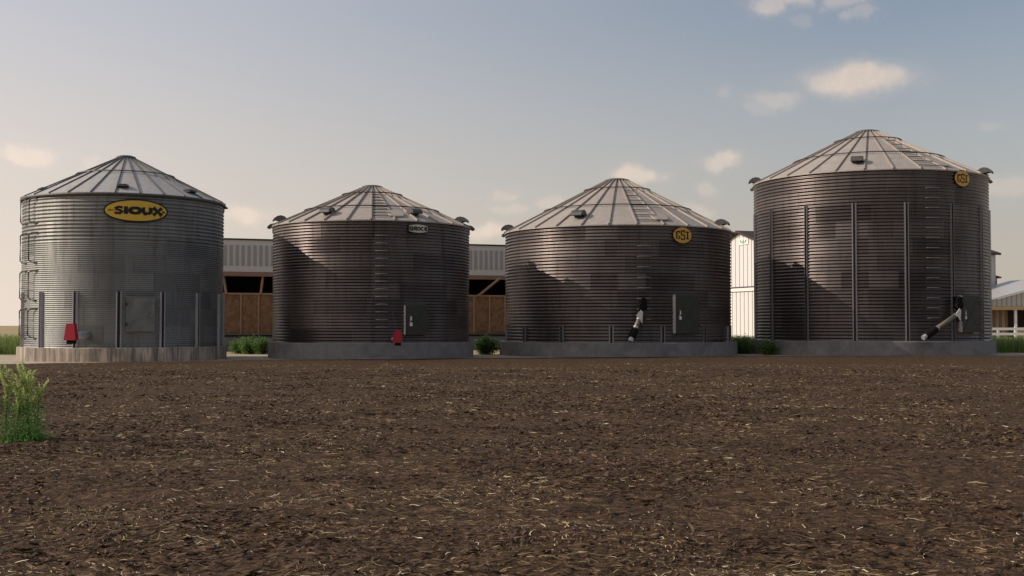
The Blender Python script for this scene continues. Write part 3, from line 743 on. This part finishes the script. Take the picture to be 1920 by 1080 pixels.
# white gabled barn, its gable turned to the sun
bn = yard('white_barn', 21.44, 110.); tag(bn, 'white steel-clad barn with a sunlit gable and dark roof edge', 'barn')
hw, L_, ev, ap = 6.2, 24., 8.52, 10.36
mw = ribbed('white_ribbed_cladding', (.78,.76,.735), .2, .72, 1, .45, .1, .85); mg = ribbed('white_ribbed_side_shaded', (.5,.49,.48), .16, .5, 0)  # side cladding is a darker copy, the unlit side's shade in its colour
mb = MB(); mb.face([(-.06, -hw, 5.2), (-.06, hw, 5.2), (-.06, hw, ev), (-.06, 0, ap), (-.06, -hw, ev)][::-1]); mb.build('upper_gable', mw, bn)
mb = MB(); mb.box((.05, 0, 2.45), (.1, 2 * hw, 4.9)); mb.build('lower_gable', mw, bn)
mb = MB(); mb.box((-.06, 0, 5.04), (.2, 2 * hw + .1, .32)); mb.build('band', M['white'], bn)
mb = MB(); mb.box((-.1, 0, 5.25), (.22, 2 * hw + .1, .09)); mb.build('drip_edge', M['rooftrim'], bn)
mb = MB()
for s in (-1, 1): mb.box((L_ / 2 + .12, s * hw, ev / 2), (L_, .12, ev))
mb.face([(L_, -hw, 0), (L_, hw, 0), (L_, hw, ev), (L_, 0, ap), (L_, -hw, ev)]); mb.build('side_wall', mg, bn)
mb = MB()
for s in (-1, 1):
    dz = (ap - ev) / hw; e = hw + .5
    mb.prism([(-.45, 0, ap + .03), (L_ + .4, 0, ap + .03), (L_ + .4, s * e, ap + .03 - dz * e), (-.45, s * e, ap + .03 - dz * e)], (0, 0, .2))
mb.build('roof', M['rooftrim'], bn)
mb = MB(); mb.box((-.1, -.75, 9.52), (.06, 1.7, .62)); pl = mb.build('plaque', M['white'], bn)
M['green'] = simple('emblem_green', (.02,.14,.04), .5, 0, .1, 3.)
mb = MB()
for dy, top in ((-.42, .2), (0, .26), (.42, .2)):
    mb.prism([(-.14, -.75, 9.3), (-.14, -.75 + dy - .1, 9.5), (-.14, -.75 + dy * 1.3, 9.52 + top), (-.14, -.75 + dy + .12, 9.5)], (.012, 0, 0))
mb.build('leaf_emblem', M['green'], pl)

# second white building far right, mostly behind the tall bin
wb = empty('steel_building', (45.6, 121, 0), 0); tag(wb, 'grey-white steel building just showing past the tallest bin', 'building')
mb = MB(); mb.box((0, 6, 3.3), (8.6, 12, 6.6)); mb.face([(-4.3, 0, 6.6), (4.3, 0, 6.6), (0, 0, 7.7)]); mb.face([(-4.3, 12, 6.6), (0, 12, 7.7), (4.3, 12, 6.6)]); mb.build('wall', ribbed('pale_ribbed_cladding', (.55,.53,.53), .2, .6, 0), wb)
mb = MB()
for s in (-1, 1): mb.prism([(0, -.4, 7.75), (s * 4.75, -.4, 6.55), (s * 4.75, 12.4, 6.55), (0, 12.4, 7.75)], (0, 0, .14))
mb.build('roof', M['rooftrim'], wb)
mb = MB(); mb.tube([(4.36, -.06, .1), (4.36, -.06, 6.5)], .06, 6); mb.build('downpipe', M['dark'], wb)

# low pole shed on the right with a steel gable and plank wall
ps = empty('pole_shed', (48.4, 100, 0), 0); tag(ps, 'low pole shed with grey steel gable and brown plank wall', 'shed')
mb = MB(); mb.face([(-8, 0, 3.25), (8, 0, 3.25), (8, 0, 3.65), (0, 0, 5.85), (-8, 0, 3.65)]); mb.build('gable', ribbed('grey_ribbed_gable', (.5,.49,.47), .3, .42, 0, .4, .5), ps)
mb = MB(); mb.box((0, -.03, 3.16), (16, .2, .3)); mb.build('beam', wood('tan_beam', (.55,.38,.2), (2, 20, 20)), ps)
mb = MB()
for s in (-1, 1): mb.prism([(0, -.4, 5.9), (s * 8.5, -.4, 3.58), (s * 8.5, 14, 3.58), (0, 14, 5.9)], (0, 0, .13))
mb.build('roof', simple('pale_roof_steel', (.6,.57,.53), .4, .4, .15, 3.), ps)
mp = wood('brown_plank', (.25,.145,.085)); mp2 = wood('grey_plank', (.36,.29,.23))
x = -8.; k = 0
while x < -5.7:
    mb = MB(); mb.box((x + .13, 1.2, 1.55), (.25, .05, 3.1)); mb.build('plank', mp if k % 2 == 0 else mp2, ps); x += .26; k += 1
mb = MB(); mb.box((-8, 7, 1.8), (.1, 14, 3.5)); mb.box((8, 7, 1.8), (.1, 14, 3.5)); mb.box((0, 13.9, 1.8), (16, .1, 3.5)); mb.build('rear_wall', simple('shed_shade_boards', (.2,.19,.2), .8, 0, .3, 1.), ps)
for x in (-7.95, -5.45, 0, 5.45, 7.95): mb = MB(); mb.box((x, .12, 1.55), (.2, .18, 3.1)); mb.build('post', M['white'], ps)
mb = MB(); mb.box((-2.7, 1.2, .95), (5., .08, 1.15)); mb.build('low_boarding', wood('tan_boarding', (.62,.47,.28), (2, 20, 20)), ps)

# white rail fence
fe = empty('rail_fence', (36, 92, 0), 0); tag(fe, 'white three-rail board fence in front of the pole shed', 'fence')
for z in (1.42, 1.02, .62): mb = MB(); mb.box((7.5, 0, z), (19, .05, .2)); mb.build('rail', M['white'], fe)
for x in (-1.9, .55, 2.1 + .0 + .04, 4.6, 7.1, 9.6, 12.1, 14.6, 16.9): 
    if abs(x - .55) < .01: continue
    mb = MB(); mb.box((x, .09, .75), (.16, .13, 1.5)); mb.build('post', M['white'], fe)

# ------------------------------------------------------------------ plants
def leaves(r, centers, ln, wd, up=.4, name=None):
    n = len(centers); a = r.random(n) * 2 * PI; e = np.clip(r.normal(up, .5, n), -1.2, 1.4)
    d = np.stack([np.cos(a) * np.cos(e), np.sin(a) * np.cos(e), np.sin(e)], -1)
    s = np.stack([-np.sin(a), np.cos(a), r.normal(0, .3, n)], -1); s /= np.linalg.norm(s, axis=1)[:, None]
    l = (ln[0] + (ln[1] - ln[0]) * r.random(n))[:, None]; w_ = (wd[0] + (wd[1] - wd[0]) * r.random(n))[:, None]
    V = np.stack([centers, centers + d * l * .5 + s * w_ / 2, centers + d * l - np.array([0, 0, 1]) * l * .12, centers + d * l * .5 - s * w_ / 2], 1)
    F = np.arange(n * 4).reshape(n, 4)
    return V.reshape(-1, 3), F, np.repeat(r.random(n), 4)
M['leaf'] = leaf_mat('shrub_leaf', (.07,.14,.035), (.20,.31,.095)); M['leaf2'] = leaf_mat('weed_leaf', (.07,.18,.03), (.20,.38,.09)); M['seed'] = leaf_mat('weed_seed_head', (.44,.52,.17), (.70,.76,.36)); M['stem'] = simple('weed_stem', (.14,.15,.06), .7, 0, .3, 9.)
M['grass'] = leaf_mat('tall_grass_blade', (.075,.15,.035), (.30,.34,.11))
def shrub(x, y, rx, ry, h, n, seed, label, spiky=False):
    r = np.random.default_rng(seed); root = empty('shrub', (x, y, 0)); tag(root, label, 'shrub', 'shrubs growing between the bins')
    st = MB(); C_ = []
    nb = 26 if not spiky else 34
    for k in range(nb):
        a = r.random() * 2 * PI; q = math.sqrt(r.random()); hh = h * (1 - .45 * q * q) * (.75 + .35 * r.random())
        tip = Vector((rx * q * math.cos(a), ry * q * math.sin(a), hh)); base = Vector((tip.x * .3, tip.y * .3, 0)); mid = (base + tip) / 2 + Vector((0, 0, hh * .1))
        st.tube([base, mid, tip], [.018, .012, .005], 4)
        for s in np.linspace(.18, 1.02, 13):
            c_ = base.lerp(tip, float(s)); sp = .13 if not spiky else .07
            for _ in range(max(1, n // (nb * 13))): C_.append((c_.x + r.normal(0, sp), c_.y + r.normal(0, sp), max(.03, c_.z + r.normal(0, sp * .7))))
    V, F, tt = leaves(r, np.array(C_), (.08, .17), (.04, .08))
    np_mesh('foliage', V, F, M['leaf'], root, attr=tt); st.build('stems', M['stem'], root)
shrub(-16.3, 70.5, .55, .5, .82, 2600, 1, 'low round green shrub close beside the pale grey bin')
shrub(-15.5, 69.6, .75, .6, .9, 3600, 2, 'broad green shrub in the middle between pale grey bin and white-sign bin')
shrub(-14.75, 69.0, .55, .5, .95, 3000, 3, 'dark green shrub touching the footing of the bin with the white sign')
shrub(-1.55, 68.2, .78, .6, 1.02, 4200, 4, 'dense green shrub right of the white-sign bin, alone in its gap')
shrub(14.6, 67.2, .62, .5, .95, 2000, 5, 'loose twiggy shrub against the footing of the tallest bin', True)
shrub(13.7, 70.2, .8, .6, .9, 3000, 6, 'leafy shrub behind the footing of the bin with short posts')

def grass(xa, xb, ya, yb, n, h, r):
    x = xa + (xb - xa) * r.random(n); y = ya + (yb - ya) * r.random(n)
    hh = h * (.55 + .45 * r.random(n)) * (.8 + .5 * (fbm(x * 1.2, y * 1.2, 8) + .5) * .6); a = r.random(n) * 2 * PI; w_ = .02 + .03 * r.random(n); ln = r.normal(0, .22, n) * hh
    V = np.zeros((n, 3, 2, 3))
    for i, s in enumerate((0, .55, 1.)):
        for j, q in enumerate((-.5, .5)):
            ww = w_ * (1, .8, .15)[i]
            V[:, i, j, 0] = x + np.cos(a) * ww * q + ln * s * s; V[:, i, j, 1] = y + np.sin(a) * ww * q + ln * .4 * s; V[:, i, j, 2] = hh * s
    ix = np.arange(n * 6).reshape(n, 3, 2)
    F = np.stack([ix[:, :-1, 0], ix[:, :-1, 1], ix[:, 1:, 1], ix[:, 1:, 0]], -1).reshape(-1, 4)
    tz = np.repeat(r.random(n), 6) * .6 + np.tile(np.array([0, 0, .1, .1, .4, .4]), n)
    return V.reshape(-1, 3), F, np.clip(tz, 0, 1)
parts = [grass(-44, -25.3, 68, 80, 13000, 1.25, rng), grass(28.6, 46, 72.5, 84, 14000, 1.1, rng), grass(12.6, 16.6, 70.6, 79, 4500, 1.15, rng), grass(-17, -14, 71, 76, 500, .5, rng)]
off = 0; VV, FF, TT = [], [], []
for V, F, tt in parts: VV.append(V); FF.append(F + off); TT.append(tt); off += len(V)
o = np_mesh('tall_grass', np.concatenate(VV), np.concatenate(FF), M['grass'], attr=np.concatenate(TT))
tag(o, 'tall green grass growing behind and beside the bins', 'grass', kind='stuff')

def weed(x, y, h, seed, label):
    r = np.random.default_rng(seed); z0 = float(soil_h(np.array([x]), np.array([y]))[0])
    root = empty('weed_plant', (x, y, z0 - .02)); tag(root, label, 'weed', 'weeds at the left edge of the soil')
    st = MB(); L1, H1 = [], []
    lean = Vector((r.normal(0, .04), r.normal(0, .04), 0))
    P = [Vector((0, 0, 0)), lean * .3 + Vector((0, 0, h * .35)), lean * .7 + Vector((0, 0, h * .65)), lean + Vector((0, 0, h * .84))]
    st.tube(P, [.011, .009, .007, .004], 5)
    spikes = [(P[2], P[3] + Vector((0, 0, h * .16)))]
    for k in range(11):
        top = k < 5
        s = (.66 + .2 * r.random()) if top else (.4 + .3 * r.random())
        b_ = lean * s + Vector((0, 0, h * s)); a = r.random() * 2 * PI; l = h * ((.2 + .13 * r.random()) if top else (.1 + .1 * r.random()))
        e = R_(58 + 20 * r.random()); tip = b_ + Vector((math.cos(a) * math.cos(e), math.sin(a) * math.cos(e), math.sin(e))) * l
        st.tube([b_, tip], [.004, .002], 4); spikes.append((b_.lerp(tip, .3 if top else .15), tip))
    for a_, b_ in spikes:
        for q in np.linspace(0, 1, 36):
            c_ = a_.lerp(b_, float(q)); w_ = .011 * (1 - .45 * q)
            for _ in range(3): H1.append((c_.x + r.normal(0, w_), c_.y + r.normal(0, w_), c_.z + r.normal(0, .008)))
    for k in range(430):
        q = r.random() ** 2.4; zz = h * (.03 + .62 * q); sp = .11 * (1 - .45 * q)
        L1.append((lean.x * q + r.normal(0, sp), lean.y * q + r.normal(0, sp), zz))
    V, F, tt = leaves(r, np.array(L1), (.03, .075), (.014, .032), .3); np_mesh('leaves', V, F, M['leaf2'], root, attr=tt)
    V, F, tt = leaves(r, np.array(H1), (.018, .036), (.012, .021), .6); np_mesh('seed_heads', V, F, M['seed'], root, attr=tt)
    st.build('stem', M['stem'], root)
W_ = [(-6.78, 16.55, .86, 'rightmost of the seed-topped weeds, a little shorter than its neighbour'), (-6.88, 16.75, 1.02, 'tall weed with forked seed spikes second from the right of the clump'),
      (-6.92, 16.45, .9, 'bushy weed in the middle of the clump, dense with seed heads'), (-7.02, 16.7, .82, 'shorter weed between the bushy middle weed and the tall left one'),
      (-7.1, 16.5, 1.03, 'tall weed with branching seed spikes on the left of the clump'), (-7.22, 16.42, .86, 'weed cut by the left edge of the picture, nearest that edge'),
      (-6.86, 16.98, .8, 'short weed at the back of the clump behind the rightmost weed'), (-6.98, 17.0, .98, 'tall thin weed at the back of the clump behind the bushy middle weed')]
for i, (x, y, h, lb) in enumerate(W_): weed(x, y, h, 100 + i, lb)
